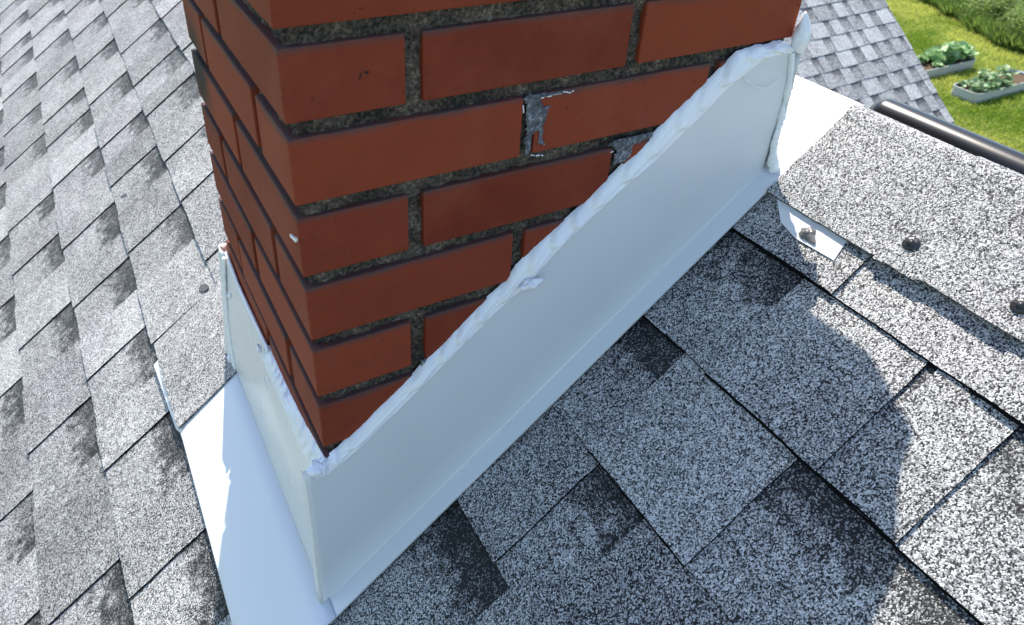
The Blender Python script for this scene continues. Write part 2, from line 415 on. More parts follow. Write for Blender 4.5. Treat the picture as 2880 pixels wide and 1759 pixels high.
# ridge caps -----------------------------------------------------------------
def cap_piece(name, ya, yb, lo, off_a, off_b, parent, wob=.001, jag=None, lift=.0):
    """bent cap shingle; ya is the exposed (camera right / -y) end, yb the upper end"""
    prof = []
    L = SR - lo; rad = .022
    nn = 14
    for i in range(nn): prof.append(('a', lo + (L - rad) * i / (nn - 1)))
    for i in range(1, 10): prof.append(('r', i / 10))
    for i in range(nn): prof.append(('b', rad + (L - rad) * i / (nn - 1)))
    n = max(3, int(abs(yb - ya) / (.004 if -.7 < ya < .1 else .05))); V = []; F = []; A = []
    def pt(pr, y, o):
        if pr[0] == 'a': return Vector(rp(pr[1], y, o))
        if pr[0] == 'b': return Vector(rq(pr[1], y, o))
        t = pr[1]; p0 = Vector(rp(SR - rad, y, o)); p2 = Vector(rq(rad, y, o)); p1 = (p0 + p2) / 2 + Vector((0, 0, .021))
        p1 = Vector((XR, y, ZR + o * 1.2 + .0085))
        return (1 - t) ** 2 * p0 + 2 * t * (1 - t) * p1 + t * t * p2
    sd = random.random() * 50
    for i in range(n + 1):
        t = i / n; y = yb + (ya - yb) * t
        o = off_b + (off_a - off_b) * t
        for j, pr in enumerate(prof):
            e = (j == 0); pr2 = pr
            dl = wob * nz(y * 60, sd) + .0006 * nz(y * 300, sd)
            if e:
                pr2 = ('a', pr[1] + dl + (jag(y) if jag else 0))
            yy = y + (.0016 * nz(j * .7, sd) + .0014 * nz(j * 3.1, sd) if i in (0, n) else 0)
            lf = lift * max(0, 1 - j / 6) * (0.6 + .4 * nz(y * 7, sd))
            V.append(tuple(pt(pr2, yy, o + lf + .0005 * nz(y * 50, j * .8)))); A.append((.25, 0, 0, 1))
    m_ = len(prof); F += grid_faces(n + 1, m_, flip=False)
    # thickness skirt all round
    ring = [i * m_ for i in range(n + 1)] + [n * m_ + j for j in range(1, m_)] + [i * m_ + m_ - 1 for i in range(n - 1, -1, -1)] + [j for j in range(m_ - 2, 0, -1)]
    b0 = len(V)
    for r_ in ring:
        p = Vector(V[r_]); 
        j = r_ % m_; nrm = Vector((-ST, 0, CT)) if j < nn else (Vector((ST, 0, CT)) if j >= nn + 9 else Vector((0, 0, 1)))
        V.append(tuple(p - nrm * .0045)); A.append((-1.8, 0, 0, 1))
    q = len(ring)
    for i in range(q):
        F.append((ring[i], b0 + i, b0 + (i + 1) % q, ring[(i + 1) % q]))
    o = hpart(name, V, F, M_CAP, False, A, parent)
    bm = bmesh.new(); bm.from_mesh(o.data); bmesh.ops.recalc_face_normals(bm, faces=bm.faces); bm.to_mesh(o.data); bm.free()
    return o
def jag1(y):
    return 0.
cap1 = cap_piece('ridge_cap', -.205, -.028, .6235, .0022, .0030, house, lift=.001)
def jag2(y): return -.0015 if y > -.17 else (.0035 if y < -.20 else 0)
cap2 = cap_piece('ridge_cap', -.40, -.160, .6225, .0048, .0040, house, jag=jag2, lift=.001)
cap3 = cap_piece('ridge_cap', -.62, -.335, .623, .0066, .0056, house, lift=.001)
for i in range(58):
    cap_piece('ridge_cap', -.60 - .145 * i - .26, -.60 - .145 * i, .623, .012, .0085, house)
for i in range(22):
    cap_piece('ridge_cap', .62 + .145 * i - .2, .66 + .145 * i, .623, .012, .008, house)

# ------------------------------------------------------------------ chimney
chim = tag(empty('brick_chimney', (0.24, .2, -.45)), 'square red brick chimney with dark raked mortar joints rising through the roof', 'chimney')
CO = Vector((0.24, .2, -.45))
def cpart(name, V, F, mat, smooth=False, attr=None, parent=chim, off=CO):
    o = obj(name, V, F, mat, parent, smooth, attr); o.location = -off if parent is chim else (0, 0, 0); return o
C_ = 0.0651; HB = .0530; WX = .4975; WY = .401; HD = .0895
bmB = bmesh.new(); lay = bmB.loops.layers.float_color.new('info')
def brick(x0, x1, y0, y1, z0, z1):
    jx = random.uniform(-.0008, .0008); jy = random.uniform(-.0008, .0008); jz = random.uniform(-.0006, .0006)
    tone = random.uniform(-.35, .9)
    r = bmesh.ops.create_cube(bmB, size=1.0)
    vs = r['verts']
    for v in vs:
        v.co = Vector((x0 + (v.co.x + .5) * (x1 - x0) + jx, y0 + (v.co.y + .5) * (y1 - y0) + jy, z0 + (v.co.z + .5) * (z1 - z0) + jz))
    es = list({e for v in vs for e in v.link_edges})
    b = bmesh.ops.bevel(bmB, geom=es, offset=.0015, segments=2, profile=.6, affect='EDGES')
    fs = set(b['faces']) | {f for v in vs if v.is_valid for f in v.link_faces}
    vv = set(b['verts'])
    allf = {f for v in vv for f in v.link_faces}
    # cut the big faces lengthwise so height data interpolates
    for f in allf:
        for l in f.loops: l[lay] = (tone, 0, (l.vert.co.z - z0) / (z1 - z0), 1)
for k in range(-2, 10):
    zt = -(k + 1) * C_ + HB; zb = -(k + 1) * C_
    if k % 2 == 0:
        B = [(0, HD, 0, .191), (0, HD, .205, WY), (.1035, .2925, 0, HD), (.3065, WX, 0, HD),
             (.1035, .2925, WY - HD, WY), (.3065, WX, WY - HD, WY), (WX - HD, WX, .1035, .2975)]
    else:
        B = [(0, .191, 0, HD), (.205, .394, 0, HD), (.408, WX, 0, .191), (0, HD, .1035, .2925),
             (0, .191, .3065, WY), (.205, .394, .3065, WY), (.408, WX, .205, WY)]
    for b in B: brick(*b, zb, zt)
me = bpy.data.meshes.new('brickwork'); bmB.to_mesh(me); bmB.free()
me.materials.append(M_BR); bw = bpy.data.objects.new('brickwork', me); bw.location = -CO; link(bw, chim)
# texture space: object coords equal world coords because the mesh data is in world units

# mortar core with a lumpy surface behind the brick faces
V = []; F = []
def mort_face(u0, u1, z0, z1, fn, step, flip):
    nu = int((u1 - u0) / step) + 1; nv = int((z1 - z0) / step) + 1; o = len(V)
    for u in np.linspace(u0, u1, nu):
        for z in np.linspace(z0, z1, nv):
            d = .0032 * nz(u * 60, z * 60, 5) + .0022 * nz(u * 190, z * 190, 2) + .0012 * nz(u * 420, z * 420, 8)
            V.append(fn(u, z, d))
    F.extend(grid_faces(nu, nv, o, flip))
RC = .0056
mort_face(.006, WX - .006, -.60, .06, lambda u, z, d: (u, RC + d, z), .0022, False)
mort_face(.006, WY - .006, -.62, .06, lambda u, z, d: (RC + .0015 + d, u, z), .0026, True)
mort_face(.006, WX - .006, -.62, .06, lambda u, z, d: (u, WY - RC + d, z), .02, True)
mort_face(.006, WY - .006, -.62, .06, lambda u, z, d: (WX - RC + d, u, z), .02, False)
cpart('mortar_joints', V, F, M_MO, True)
# crown of mortar on top, unseen, its lumps shaped for the wavy roof shadow
bm = bmesh.new()
bmesh.ops.create_grid(bm, x_segments=40, y_segments=34, size=1)
for v in bm.verts:
    x, y = v.co.x, v.co.y
    ex = max(abs(x), abs(y) * .94); tt_ = min(1, max(0, (.94 - ex) / .07)); h = .141 + .050 * tt_ * tt_ * (3 - 2 * tt_)
    wob = .008 * nz(x * 3.2, y * 3.2, 4) + .004 * nz(x * 9, y * 9, 1)
    px = WX / 2 + x * (WX / 2 + .026 + .008 * nz(x * 2.5 + 7, y * 2.5, 2)); py = WY / 2 + y * (WY / 2 + .012 + .010 * nz(x * 3, y * 2, 6))
    v.co = Vector((px, py, h + wob))
ext = bmesh.ops.extrude_edge_only(bm, edges=[e for e in bm.edges if e.is_boundary])
for v in [g for g in ext['geom'] if isinstance(g, bmesh.types.BMVert)]:
    v.co.z = .0545; v.co.x = WX / 2 + (v.co.x - WX / 2) * .99; v.co.y = WY / 2 + (v.co.y - WY / 2) * .985
bmesh.ops.holes_fill(bm, edges=[e for e in bm.edges if e.is_boundary])
o = bobj('shadow_crown', bm, M_CROWN, chim, True); o.location = -CO
# clay flue tile standing in the crown
bm = bmesh.new()
prof = [(.09, .15), (.09, .215), (.075, .215), (.075, .17)]
vs = []
for r_, z in prof:
    ring = []
    for i in range(32):
        a = 2 * math.pi * i / 32; ring.append(bm.verts.new((.30 + r_ * math.cos(a), .26 + r_ * math.sin(a), z)))
    vs.append(ring)
for a, b in zip(vs, vs[1:]):
    for i in range(32): bm.faces.new((a[i], a[(i + 1) % 32], b[(i + 1) % 32], b[i]))
bm.faces.new(vs[-1])
o = bobj('flue_tile', bm, plain('clay', (.36, .17, .1), .8), chim, True); o.location = -CO

# smears and marks on the brick face ------------------------------------------
def yplane(px, py, Y):                         # helper used once to turn measured outline points into face coordinates
    d = np.array([(px - 1378.8) / 2068.28, (py - 660.5) / 2068.28, 1.]) @ R
    t = (Y - CAM.y) / d[1]; return (CAM.x + t * d[0], CAM.z + t * d[2])
def patch_xz(name, pts, Y0, th, mat, parent=chim, bump=.0012, res=.0018):
    """thin irregular crust on the y = Y0 face; pts are (x, z) outline in metres"""
    P = np.array(pts); x0, z0 = P.min(0); x1, z1 = P.max(0)
    def inside(x, z):
        c = False; j = len(P) - 1
        for i in range(len(P)):
            if (P[i][1] > z) != (P[j][1] > z) and x < (P[j][0] - P[i][0]) * (z - P[i][1]) / (P[j][1] - P[i][1]) + P[i][0]: c = not c
            j = i
        return c
    def dist(x, z):
        d = 9
        for i in range(len(P)):
            a = P[i - 1]; b = P[i]; ab = b - a; t = max(0, min(1, ((x - a[0]) * ab[0] + (z - a[1]) * ab[1]) / (ab @ ab + 1e-12)))
            d = min(d, math.hypot(x - a[0] - t * ab[0], z - a[1] - t * ab[1]))
        return d
    V = []; F = []; idx = {}
    nx = int((x1 - x0) / res) + 2; nzz = int((z1 - z0) / res) + 2
    for i in range(nx):
        for k in range(nzz):
            x = x0 + i * res; z = z0 + k * res
            if inside(x + .002 * nz(z * 150, 1), z + .002 * nz(x * 150, 4)):
                d = dist(x, z); h = th * min(1, d / .0035) + bump * max(0, nz(x * 160, z * 160, 3))
                idx[i, k] = len(V); V.append((x, Y0 - h, z))
    for (i, k) in list(idx):
        q = [(i, k), (i + 1, k), (i + 1, k + 1), (i, k + 1)]
        if all(t in idx for t in q): F.append([idx[t] for t in q])
    if not F: return None
    o = obj(name, V, F, mat, parent, True); o.location = -CO if parent is chim else (0, 0, 0)
    sm = o.modifiers.new('t', 'SOLIDIFY'); sm.thickness = .0012; sm.offset = -1
    return o
def img(pts, Y=0.): return [yplane(x, y, Y) for x, y in pts]
z1 = lambda x, y: (1120 + x / 3.421, y / 3.421)
sm1 = patch_xz('lime_smear', img([z1(*p) for p in [(1190, 960), (1110, 990), (1130, 955), (1180, 960), (1230, 900), (1320, 890), (1740, 860), (1600, 900), (1380, 950), (1400, 1010), (1520, 1000), (1450, 1040), (1430, 1140), (1400, 1220), (1400, 1340), (1425, 1400), (1330, 1400), (1350, 1320), (1340, 1260), (1300, 1290), (1270, 1500), (1200, 1500), (1215, 1240), (1220, 1010)]]), 0.0, .0012, M_SMEAR)
sm2 = patch_xz('lime_smear', img([z1(*p) for p in [(1990, 1400), (2120, 1330), (2300, 1290), (2440, 1260), (2463, 1330), (2340, 1370), (2270, 1400), (2250, 1500), (2180, 1560), (2060, 1600), (2060, 1520), (2090, 1450)]]), 0.0, .0012, M_SMEAR)
sm3 = patch_xz('lime_smear', img([(1120 + x / 3.421, 880 + y / 3.421) for x, y in [(180, 450), (250, 440), (330, 440), (390, 420), (330, 500), (240, 590), (200, 570), (210, 500)]]), 0.0, .0015, M_SMEAR)
for P in ([(1110, 975), (1125, 955), (1160, 955), (1195, 990), (1215, 1020), (1212, 1110), (1205, 1110), (1195, 1060), (1192, 1010), (1150, 985), (1115, 990)],
          [(1330, 945), (1420, 920), (1560, 895), (1660, 872), (1740, 860), (1700, 882), (1560, 912), (1430, 938), (1340, 956)],
          [(1270, 1490), (1380, 1490), (1430, 1478), (1380, 1505), (1275, 1508)], [(2018, 1478), (2075, 1455), (2078, 1466), (2025, 1484)],
          [(1345, 1150), (1400, 1130), (1425, 1150), (1395, 1185), (1350, 1175)]):
    q_ = patch_xz('sealant_fleck', img([z1(*p) for p in P]), 0.0, .0008, M_CK, res=.0009)
for o_ in (sm1, sm2, sm3):
    if o_: o_['label'] = 'blue-grey lime smear on the brick face'
zz = lambda x, y: (480 + x / 3.421, y / 3.421)
patch_xz('soot_mark', img([zz(*p) for p in [(1838, 690), (1818, 700), (1808, 770), (1780, 795), (1800, 805), (1825, 780), (1838, 740)]]), 0, .0004, M_MARK, res=.0009)
patch_xz('soot_mark', img([zz(*p) for p in [(1868, 655), (1850, 700), (1865, 715), (1880, 705), (1890, 740), (1885, 800), (1898, 795), (1902, 715), (1920, 720), (1905, 690), (1885, 690)]]), 0, .0004, M_MARK, res=.0009)
zb_ = lambda x, y: (480 + x / 3.421, 880 + y / 3.421)
for P in ([(1800, 510), (1830, 520), (1810, 545), (1790, 530)], [(1740, 555), (1760, 540), (1755, 560)], [(1760, 960), (1780, 950), (1790, 975), (1770, 972)], [(1800, 985), (1825, 945), (1830, 955), (1805, 1000)], [(1890, 945), (1925, 880), (1930, 890), (1905, 940)]):
    patch_xz('soot_mark', img([zb_(*p) for p in P]), 0, .0004, M_MARK, res=.0009)
zc = lambda x, y: (1120 + x / 3.421, 440 + y / 3.421)
for P in ([(735, 560), (722, 600), (728, 630), (738, 600), (748, 570)],): patch_xz('soot_mark', img([zc(*p) for p in P]), 0, .0004, M_MARK, res=.0009)
patch_xz('soot_mark', img([z1(*p) for p in [(650, 1180), (660, 1165), (678, 1145), (672, 1170), (665, 1192), (650, 1192)]]), 0, .0004, M_MARK, res=.0009)
# white fleck on the left face
def xplane(px, py, X):
    d = np.array([(px - 1378.8) / 2068.28, (py - 660.5) / 2068.28, 1.]) @ R
    t = (X - CAM.x) / d[0]; return (CAM.y + t * d[1], CAM.z + t * d[2])
fl = [xplane(480 + x / 3.421, 440 + y / 3.421, 0) for x, y in [(1158, 745), (1180, 765), (1222, 790), (1218, 825), (1190, 795), (1170, 775)]]
V = [(-.0015, y, z) for y, z in fl] + [(.001, y, z) for y, z in fl]
F = [tuple(range(6))[::-1], tuple(range(6, 12))] + [(i, (i + 1) % 6, 6 + (i + 1) % 6, 6 + i) for i in range(6)]
cpart('sealant_fleck', V, F, M_CK)

# ------------------------------------------------------------------ flashing
fla = tag(empty('metal_flashing', (0.24, 0, -.43)), 'white bent metal flashing sealed with white sealant around the foot of the brick chimney', 'flashing')
FO = Vector((0.24, 0, -.43))
def fpart(name, V, F, mat, smooth=True, thick=.0009, parent=fla):
    o = obj(name, V, F, mat, parent, smooth); o.location = -FO if parent is fla else (0, 0, 0)
    if thick:
        bm = bmesh.new(); bm.from_mesh(o.data)
        for e in bm.edges:
            if len(e.link_faces) == 2 and e.calc_face_angle(0) > .30: e.smooth = False
        bm.to_mesh(o.data); bm.free()
        s = o.modifiers.new('t', 'SOLIDIFY'); s.thickness = thick; s.offset = 0
    return o
UPX = [-.018, .002, .013, .047, .096, .108, .124, .155, .186, .197, .215, .240, .269, .286, .307, .320, .357, .375, .389, .404, .424, .450, .479, .492]
UPZ = [-.402, -.405, -.398, -.372, -.333, -.320, -.310, -.282, -.260, -.245, -.230, -.213, -.193, -.178, -.163, -.154, -.121, -.108, -.098, -.086, -.070, -.067, -.066, -.070]
LOX = [-.022, -.005, .020, .052, .073, .116, .157, .176, .205, .226, .263, .288, .329, .341, .391, .413, .435, .453, .491]
LOZ = [-.420, -.424, -.412, -.388, -.372, -.338, -.304, -.289, -.270, -.249, -.218, -.201, -.174, -.166, -.127, -.108, -.092, -.081, -.081]
def upz(x): return interp(x, UPX, UPZ)
def loz(x): return interp(x, LOX, LOZ)
# side panel + foot
V = []; nu = 90
xs_ = np.linspace(-.0215, .5035, nu)
rows = None
for x in xs_:
    zfold = ZF + SL * x + .0015
    zt = (upz(min(x, .49)) + loz(min(x, .49))) / 2 + .004
    col = []
    Y0 = -.0045
    for t in np.linspace(1, 0, 12):
        z = zfold + .002 + (zt - zfold - .002) * t
        bow = -.0015 * math.sin(math.pi * t) * (.6 + .6 * nz(x * 5, 3)) - .0008 * nz(x * 9, t * 3, 2)
        col.append((x, Y0 + bow, z))
    col.append((x, Y0 - .0008, zfold + .0004))
    for q in (.004, .012, .0225):
        y = Y0 - q; col.append((x, y + .0004 * nz(x * 12, q * 50), zfold + .0002 + .0006 * nz(x * 8, 5)))
    col.append((x, Y0 - .0230, zfold - .0020))
    V += col; rows = len(col)
F = grid_faces(nu, rows, flip=True)
side = fpart('side_panel', V, F, M_WH); side['label'] = 'long sloping white side panel with a narrow foot along the shingles'
# front panel (down-slope face), leaning out a little at its foot, slightly wavy
V = []; nu = 60; nv = 22
def fx(y, t):  # t=0 top .. 1 bottom
    return -.0035 - .0155 * t - .0035 * math.sin(math.pi * t) * (1 + .9 * nz(y * 9, 2)) - .0022 * nz(y * 14, t * 2.0, 7) * math.sin(math.pi * min(1, t * 1.2))
for y in np.linspace(-.005, .3925, nu):
    zt = interp(y, [-.01, .02, .15, .2, .26, .32, .40], [-.425, -.428, -.430, -.430, -.434, -.434, -.422])
    zbm = ZF + SL * -.0175 + .001
    for t in np.linspace(0, 1, nv):
        V.append((fx(y, t), y, zt + (zbm - zt) * t))
F = grid_faces(nu, nv)
fr = fpart('front_panel', V, F, M_CR); fr['label'] = 'cream front panel standing on the downslope side'
# thin rolled rim along the top of the bare part of the front panel
def tube(path, rad, seg=8, closed=False, nw=.0, sd=0.):
    V = []; F = []; n = len(path)
    for i, p in enumerate(path):
        p = Vector(p); a = Vector(path[max(0, i - 1)]); b = Vector(path[min(n - 1, i + 1)]); t = (b - a).normalized()
        up = Vector((0, 0, 1)) if abs(t.z) < .9 else Vector((1, 0, 0)); s = t.cross(up).normalized(); u = s.cross(t)
        r = rad(i / (n - 1)) if callable(rad) else rad
        for k in range(seg):
            an = 2 * math.pi * k / seg; rr = r * (1 + nw * nz(i * .35 + sd, k * .9, sd))
            V.append(tuple(p + (s * math.cos(an) + u * math.sin(an)) * rr))
    for i in range(n - 1):
        for k in range(seg):
            a = i * seg + k; b = i * seg + (k + 1) % seg; F.append((a, b, b + seg, a + seg))
    F.append(tuple(range(seg))[::-1]); F.append(tuple((n - 1) * seg + k for k in range(seg)))
    return V, F
def lerp(pts, n):
    out = []; P = [Vector(p) for p in pts]; L = [0]
    for a, b in zip(P, P[1:]): L.append(L[-1] + (b - a).length)
    for i in range(n):
        d = L[-1] * i / (n - 1); j = 0
        while j < len(P) - 2 and L[j + 1] < d: j += 1
        t = (d - L[j]) / max(1e-9, L[j + 1] - L[j]); out.append(tuple(P[j].lerp(P[j + 1], min(1, t))))
    return out
V, F = tube(lerp([(-.003, .395, -.419), (-.0032, .34, -.431), (-.0032, .277, -.431), (-.0032, .19, -.425)], 60), .0022, 8, nw=.3)
fpart('sealant_bead', V, F, M_CK, True, 0)
# apron lying on the shingles, with a hem
V = []; nu = 120
for i, y in enumerate(np.linspace(-.0285, .556, nu)):
    edge = -.1455 - .0110 * max(0, min(1, (y - .37) / .18))
    e1 = edge + .0175
    if y > .40: e1 = edge + .010
    up = -.0165 if y < .395 else (-.02 if y < .46 else -.10)
    col = [rp(up, y, .0030)]
    for t in (.25, .5, .75, 1.): s = up + (e1 - up) * t; col.append(rp(s, y, .0028 + .0005 * nz(y * 8, s * 20)))
    col.append(rp(e1 - .002, y, .0026)); col.append(rp(edge + (.0050 if y > .39 else .0040), y, .0024 if y > .39 else .0012)); col.append(rp(edge, y, .0022 if y > .39 else -.0030)); col.append(rp(edge - .0003, y, -.0045 if y > .39 else -.0070))
    V += col
F = grid_faces(nu, 9, flip=False)
ap = fpart('apron', V, F, M_WH); ap['label'] = 'white apron with a bent hem lying on the shingles below the chimney'
# narrow return strip at the far corner
V = []
for t in np.linspace(0, 1, 14):
    z = -.424 + (-.640 + .424) * t; x = -.004 - .018 * t
    V += [(x + .004, .4005, z), (x - .001, .404, z), (x - .0025, .412, z), (x - .003, .4245 + .018 * t, z), (x + .012, .4275 + .018 * t, z)]
F = grid_faces(14, 5)
fpart('corner_strip', V, F, M_WH)
V, F = tube(lerp([(-.006, .398, -.428), (-.0115, .3975, -.47), (-.017, .3965, -.54), (-.020, .394, -.60), (-.020, .392, -.634)], 70), lambda t: .0030 + .0012 * nz(t * 22, 3), 8, nw=.6, sd=3)
fpart('sealant_bead', V, F, M_CK, True, 0)
# saddle over the ridge behind the chimney and upstand
V = []; ys = np.linspace(-.036, .50, 60)
for y in ys:
    for s in np.linspace(.640, .742, 10): V.append(rp(s, y, .0005 + .0008 * nz(y * 7, s * 14)))
    V.append(rp(.752, y, .0010)); V.append((XR + .003, y, ZR + .0012))
    for s in (.02, .06, .12): V.append(rq(s, y, .0032))
F = grid_faces(len(ys), 15)
sad = fpart('saddle', V, F, M_WH); sad['label'] = 'white sheet running from the chimney over the ridge'
V = []
for y in np.linspace(-.011, .42, 40):
    zb_r = ZF + SL * .505 + .004
    for t in np.linspace(0, 1, 8): V.append((.5015 + .004 * t, y, -.078 + (zb_r + .078) * t))
    V.append((.512, y, ZF + SL * .512 + .0055))
F = grid_faces(40, 9, flip=True)
fpart('upstand', V, F, M_CR)

# caulk ribbons
def ribbon(name, n, nv, up, lo, place, th, seed, flip=False, lump=1., fr=1.):
    """lumpy bead between two curves; up(t), lo(t) -> 2D points on the face, place(a, b, h) -> 3D"""
    V = []
    for i in range(n):
        t = i / (n - 1)
        a = Vector(up(t)); b = Vector(lo(t))
        wu = .0018 * nz(t * 26 * fr, seed) + .0010 * nz(t * 85 * fr, seed + 3) + .0004 * nz(t * 240 * fr, seed + 3); wl = .0022 * nz(t * 15 * fr, seed + 9) + .0005 * nz(t * 60 * fr, seed + 9) - .0008
        d = (a - b); L = max(.004, d.length); dn = d.normalized() if d.length > 1e-6 else Vector((0, 1))
        a = a + dn * wu; b = b - dn * wl
        # lumps where the gun paused: steep on one side, drawn out on the other, lying slantwise
        for k in range(nv):
            v = k / (nv - 1)
            q = b.lerp(a, v)
            ph = t * 20 * fr + 2.6 * nz(t * 6 * fr, seed + 1) + .45 * (1 - (2 * v - 1) ** 2) + .5 * (v - .5) + .25 * nz(t * 12, v * 2, seed + 2)
            saw = ph % 1.0; big = .45 + .55 * (.5 + nz(math.floor(ph) * 3.7, seed))
            pulse = .34 + 1.7 * big * (.3 + .7 * min(1, max(0, .5 + 1.6 * nz(t * 5 * fr, seed + 44)))) * ((1 - saw) ** 1.3 * min(1, saw * 4.5))
            smear = .10 * nz(t * 7 * fr, v * 6, seed + 5) + .045 * nz(t * 26 * fr, v * 2, seed + 20) + .010 * nz(t * 75 * fr + v * 3, v * 5, seed + 31) + .05 * abs(nz(t * 10 * fr, v * 16, seed + 6))
            prof = math.sin(math.pi * min(1, max(0, v))) ** .55 * (.8 + .4 * v)
            h = th * prof * (pulse + smear * 2.0 * lump)
            h = max(.0012 if 0 < k < nv - 1 else -.001, h)
            V.append(place(q.x, q.y, h, v))
    F = grid_faces(n, nv, flip=flip)
    return fpart(name, V, F, M_CK, True, 0)
rb = ribbon('sealant_bead', 1000, 24, lambda t: (-.012 + .504 * t, upz(-.012 + .504 * t)), lambda t: (-.014 + .507 * t, loz(-.014 + .507 * t) + .002),
            lambda a, b, h, v: (a, .0015 - (.0068 if v < .02 else .0082) * (1 - v) ** .5 - h, b), .0056, 11, flip=True)
rb['label'] = 'long lumpy white sealant bead climbing the brick face'
rl = ribbon('sealant_bead', 460, 18,
            lambda t: (-.004 + .206 * t, interp(t, [0, .17, .30, .54, .76, .95, 1], [-.403, -.409, -.417, -.424, -.426, -.426, -.428])),
            lambda t: (-.006 + .204 * t, interp(t, [0, .11, .24, .38, .53, .82, 1], [-.412, -.432, -.439, -.441, -.436, -.442, -.440])),
            lambda a, b, h, v: (.001 - .0115 * (1 - v) ** .75 - h * .7, a, b + h * .6), .0038, 37, fr=.42)
rl['label'] = 'white sealant bead on the downslope brick face'
# vertical seam bead near the front corner and at the uphill corner
V, F = tube(lerp([(-.0160, .0085, -.428), (-.0182, .0085, -.455), (-.0195, .0085, -.50), (-.0205, .0085, -.57), (-.0205, .0085, -.600)], 90), lambda t: .0028 * (1.5 - t) * (1 + .6 * nz(t * 12, 4)) * (.35 if .25 < t < .8 else 1), 8, nw=.7, sd=8)
fpart('sealant_bead', V, F, M_CK, True, 0)
# thin returned edge of the side panel round the corner
V = []
for t in np.linspace(0, 1, 12):
    z = -.42 + (-.6265 + .42) * t
    x = -.0185 - .0035 * t; V += [(x + .001, -.0048, z), (x - .0012, -.0035, z), (x - .0022, .003, z), (x - .0022, .0085, z)]
fpart('corner_return', V, grid_faces(12, 4), M_CR)
P = [(.4935, -.0065, -.078), (.4975, -.0075, -.095), (.502, -.0075, -.115), (.504, -.007, -.135), (.503, -.0085, -.155), (.5005, -.0095, -.168), (.503, -.010, -.185), (.506, -.012, -.200), (.510, -.016, -.212)]
V, F = tube(lerp(P, 120), lambda t: .0026 + .0034 * abs(nz(t * 5, 2)) + (.0045 * max(0, (t - .68)) * 2.2), 10, nw=.35, sd=5)
fpart('sealant_bead', V, F, M_CK, True, 0)
def blob(name, c, r, mat, parent=fla, sd=0., amp=.25, tail=None, seg=28):
    bm = bmesh.new(); bmesh.ops.create_uvsphere(bm, u_segments=seg, v_segments=seg // 2, radius=1)
    for v in bm.verts:
        p = v.co.copy(); k = 1 + amp * nz(p.x * 1.6 + sd, p.y * 1.6, p.z * 1.6) + amp * .5 * nz(p.x * 4, p.y * 4 + sd, p.z * 4)
        q = Vector((p.x * r[0], p.y * r[1], p.z * r[2])) * k
        if tail:
            d = Vector(tail); dn = d.normalized(); a = max(0, p.dot(dn)) ** 6; q += d * a
        v.co = q
    o = bobj(name, bm, mat, parent, True); o.location = (Vector(c) - FO) if parent is fla else Vector(c)
    return o
# teardrop at the top uphill corner
blob('sealant_blob', (-.0095, -.0030, -.4115), (.0095, .0072, .0072), M_CK, sd=31, amp=.14, seg=40)
blob('sealant_blob', (.4995, -.0075, -.0640), (.0090, .0080, .0150), M_CK, sd=2, amp=.15, tail=(0, .002, .011))
blob('sealant_blob', (.207, -.011, -.262), (.0095, .0045, .0050), M_CK, sd=5, amp=.5, tail=(.006, -.002, .002))
blob('sealant_blob', (-.011, .2015, -.428), (.003, .004, .006), M_CK, sd=9, amp=.5)
blob('sealant_blob', (-.0145, .345, -.452), (.003, .0045, .0045), M_CK, sd=12, amp=.4)
blob('sealant_blob', (-.0235, .408, -.612), (.003, .008, .004), M_CK, sd=14, amp=.5)
# hanging threads of sealant
V, F = tube(lerp([(.432, -.0085, -.094), (.447, -.011, -.104), (.462, -.0115, -.108), (.476, -.0105, -.106), (.480, -.009, -.101)], 30), .0006, 6)
fpart('sealant_thread', V, F, M_CK, True, 0)
V, F = tube(lerp([(-.010, .168, -.448), (-.013, .182, -.452), (-.0135, .186, -.462), (-.013, .180, -.470)], 20), .0006, 6)
fpart('sealant_thread', V, F, M_CK, True, 0)
# small flap of white metal under the ridge cap, with its sealed screw
V = [rp(.640, -.036, -.001), rp(.640, -.150, -.001), rp(.6235, -.128, -.002), rp(.6005, -.1335, -.001), rp(.5985, -.088, -.001), rp(.6045, -.064, -.001), rp(.6245, -.040, -.001)]
flap = fpart('flap', V, [tuple(range(7))], M_WH, False, .0009); flap['label'] = 'small white metal flap held by a screw below the ridge cap'
def slope_rot(o): o.rotation_euler = (0, -math.atan(SL), 0)
def screw(s, y, o_, parent, mat, r=.0058, amp=.3, off=Vector((0, 0, 0)), tail=None):
    e = bpy.data.objects.new('screw_head', None)
    bm = bmesh.new()
    bmesh.ops.create_uvsphere(bm, u_segments=28, v_segments=14, radius=1)
    for v in bm.verts:
        p = v.co.copy(); k = 1 + amp * nz(p.x * 1.7 + s * 90, p.y * 1.7, p.z * 1.7) + amp * .6 * nz(p.x * 4, p.y * 4, p.z * 4 + y * 30)
        q = Vector((p.x * r, p.y * r, p.z * r * .36)) * k
        if tail: q += Vector(tail) * max(0, p.dot(Vector(tail).normalized())) ** 7
        v.co = q
    # hex head rising from the sealant
    for i in range(2):
        ring = []
        g = bmesh.ops.create_cone(bm, cap_ends=True, segments=6, radius1=r * .55, radius2=r * .5, depth=r * .5)
        bmesh.ops.translate(bm, verts=g['verts'], vec=(0, 0, r * .20))
        break
    o = bobj('screw_head', bm, mat, parent, True); slope_rot(o); o.location = Vector(rp(s, y, o_)) - off
    return o
screw(.609, -.0945, .0005, flap, M_GREYCK, .0070, .32, FO * 0, tail=(-.003, -.007, 0))
screw(.6505, -.1765, .0050, cap2, M_BLKCK, .0072, .2)
screw(.650, -.2755, .0055, cap2, M_BLKCK, .0072, .2)
for c_ in (cap2,): pass

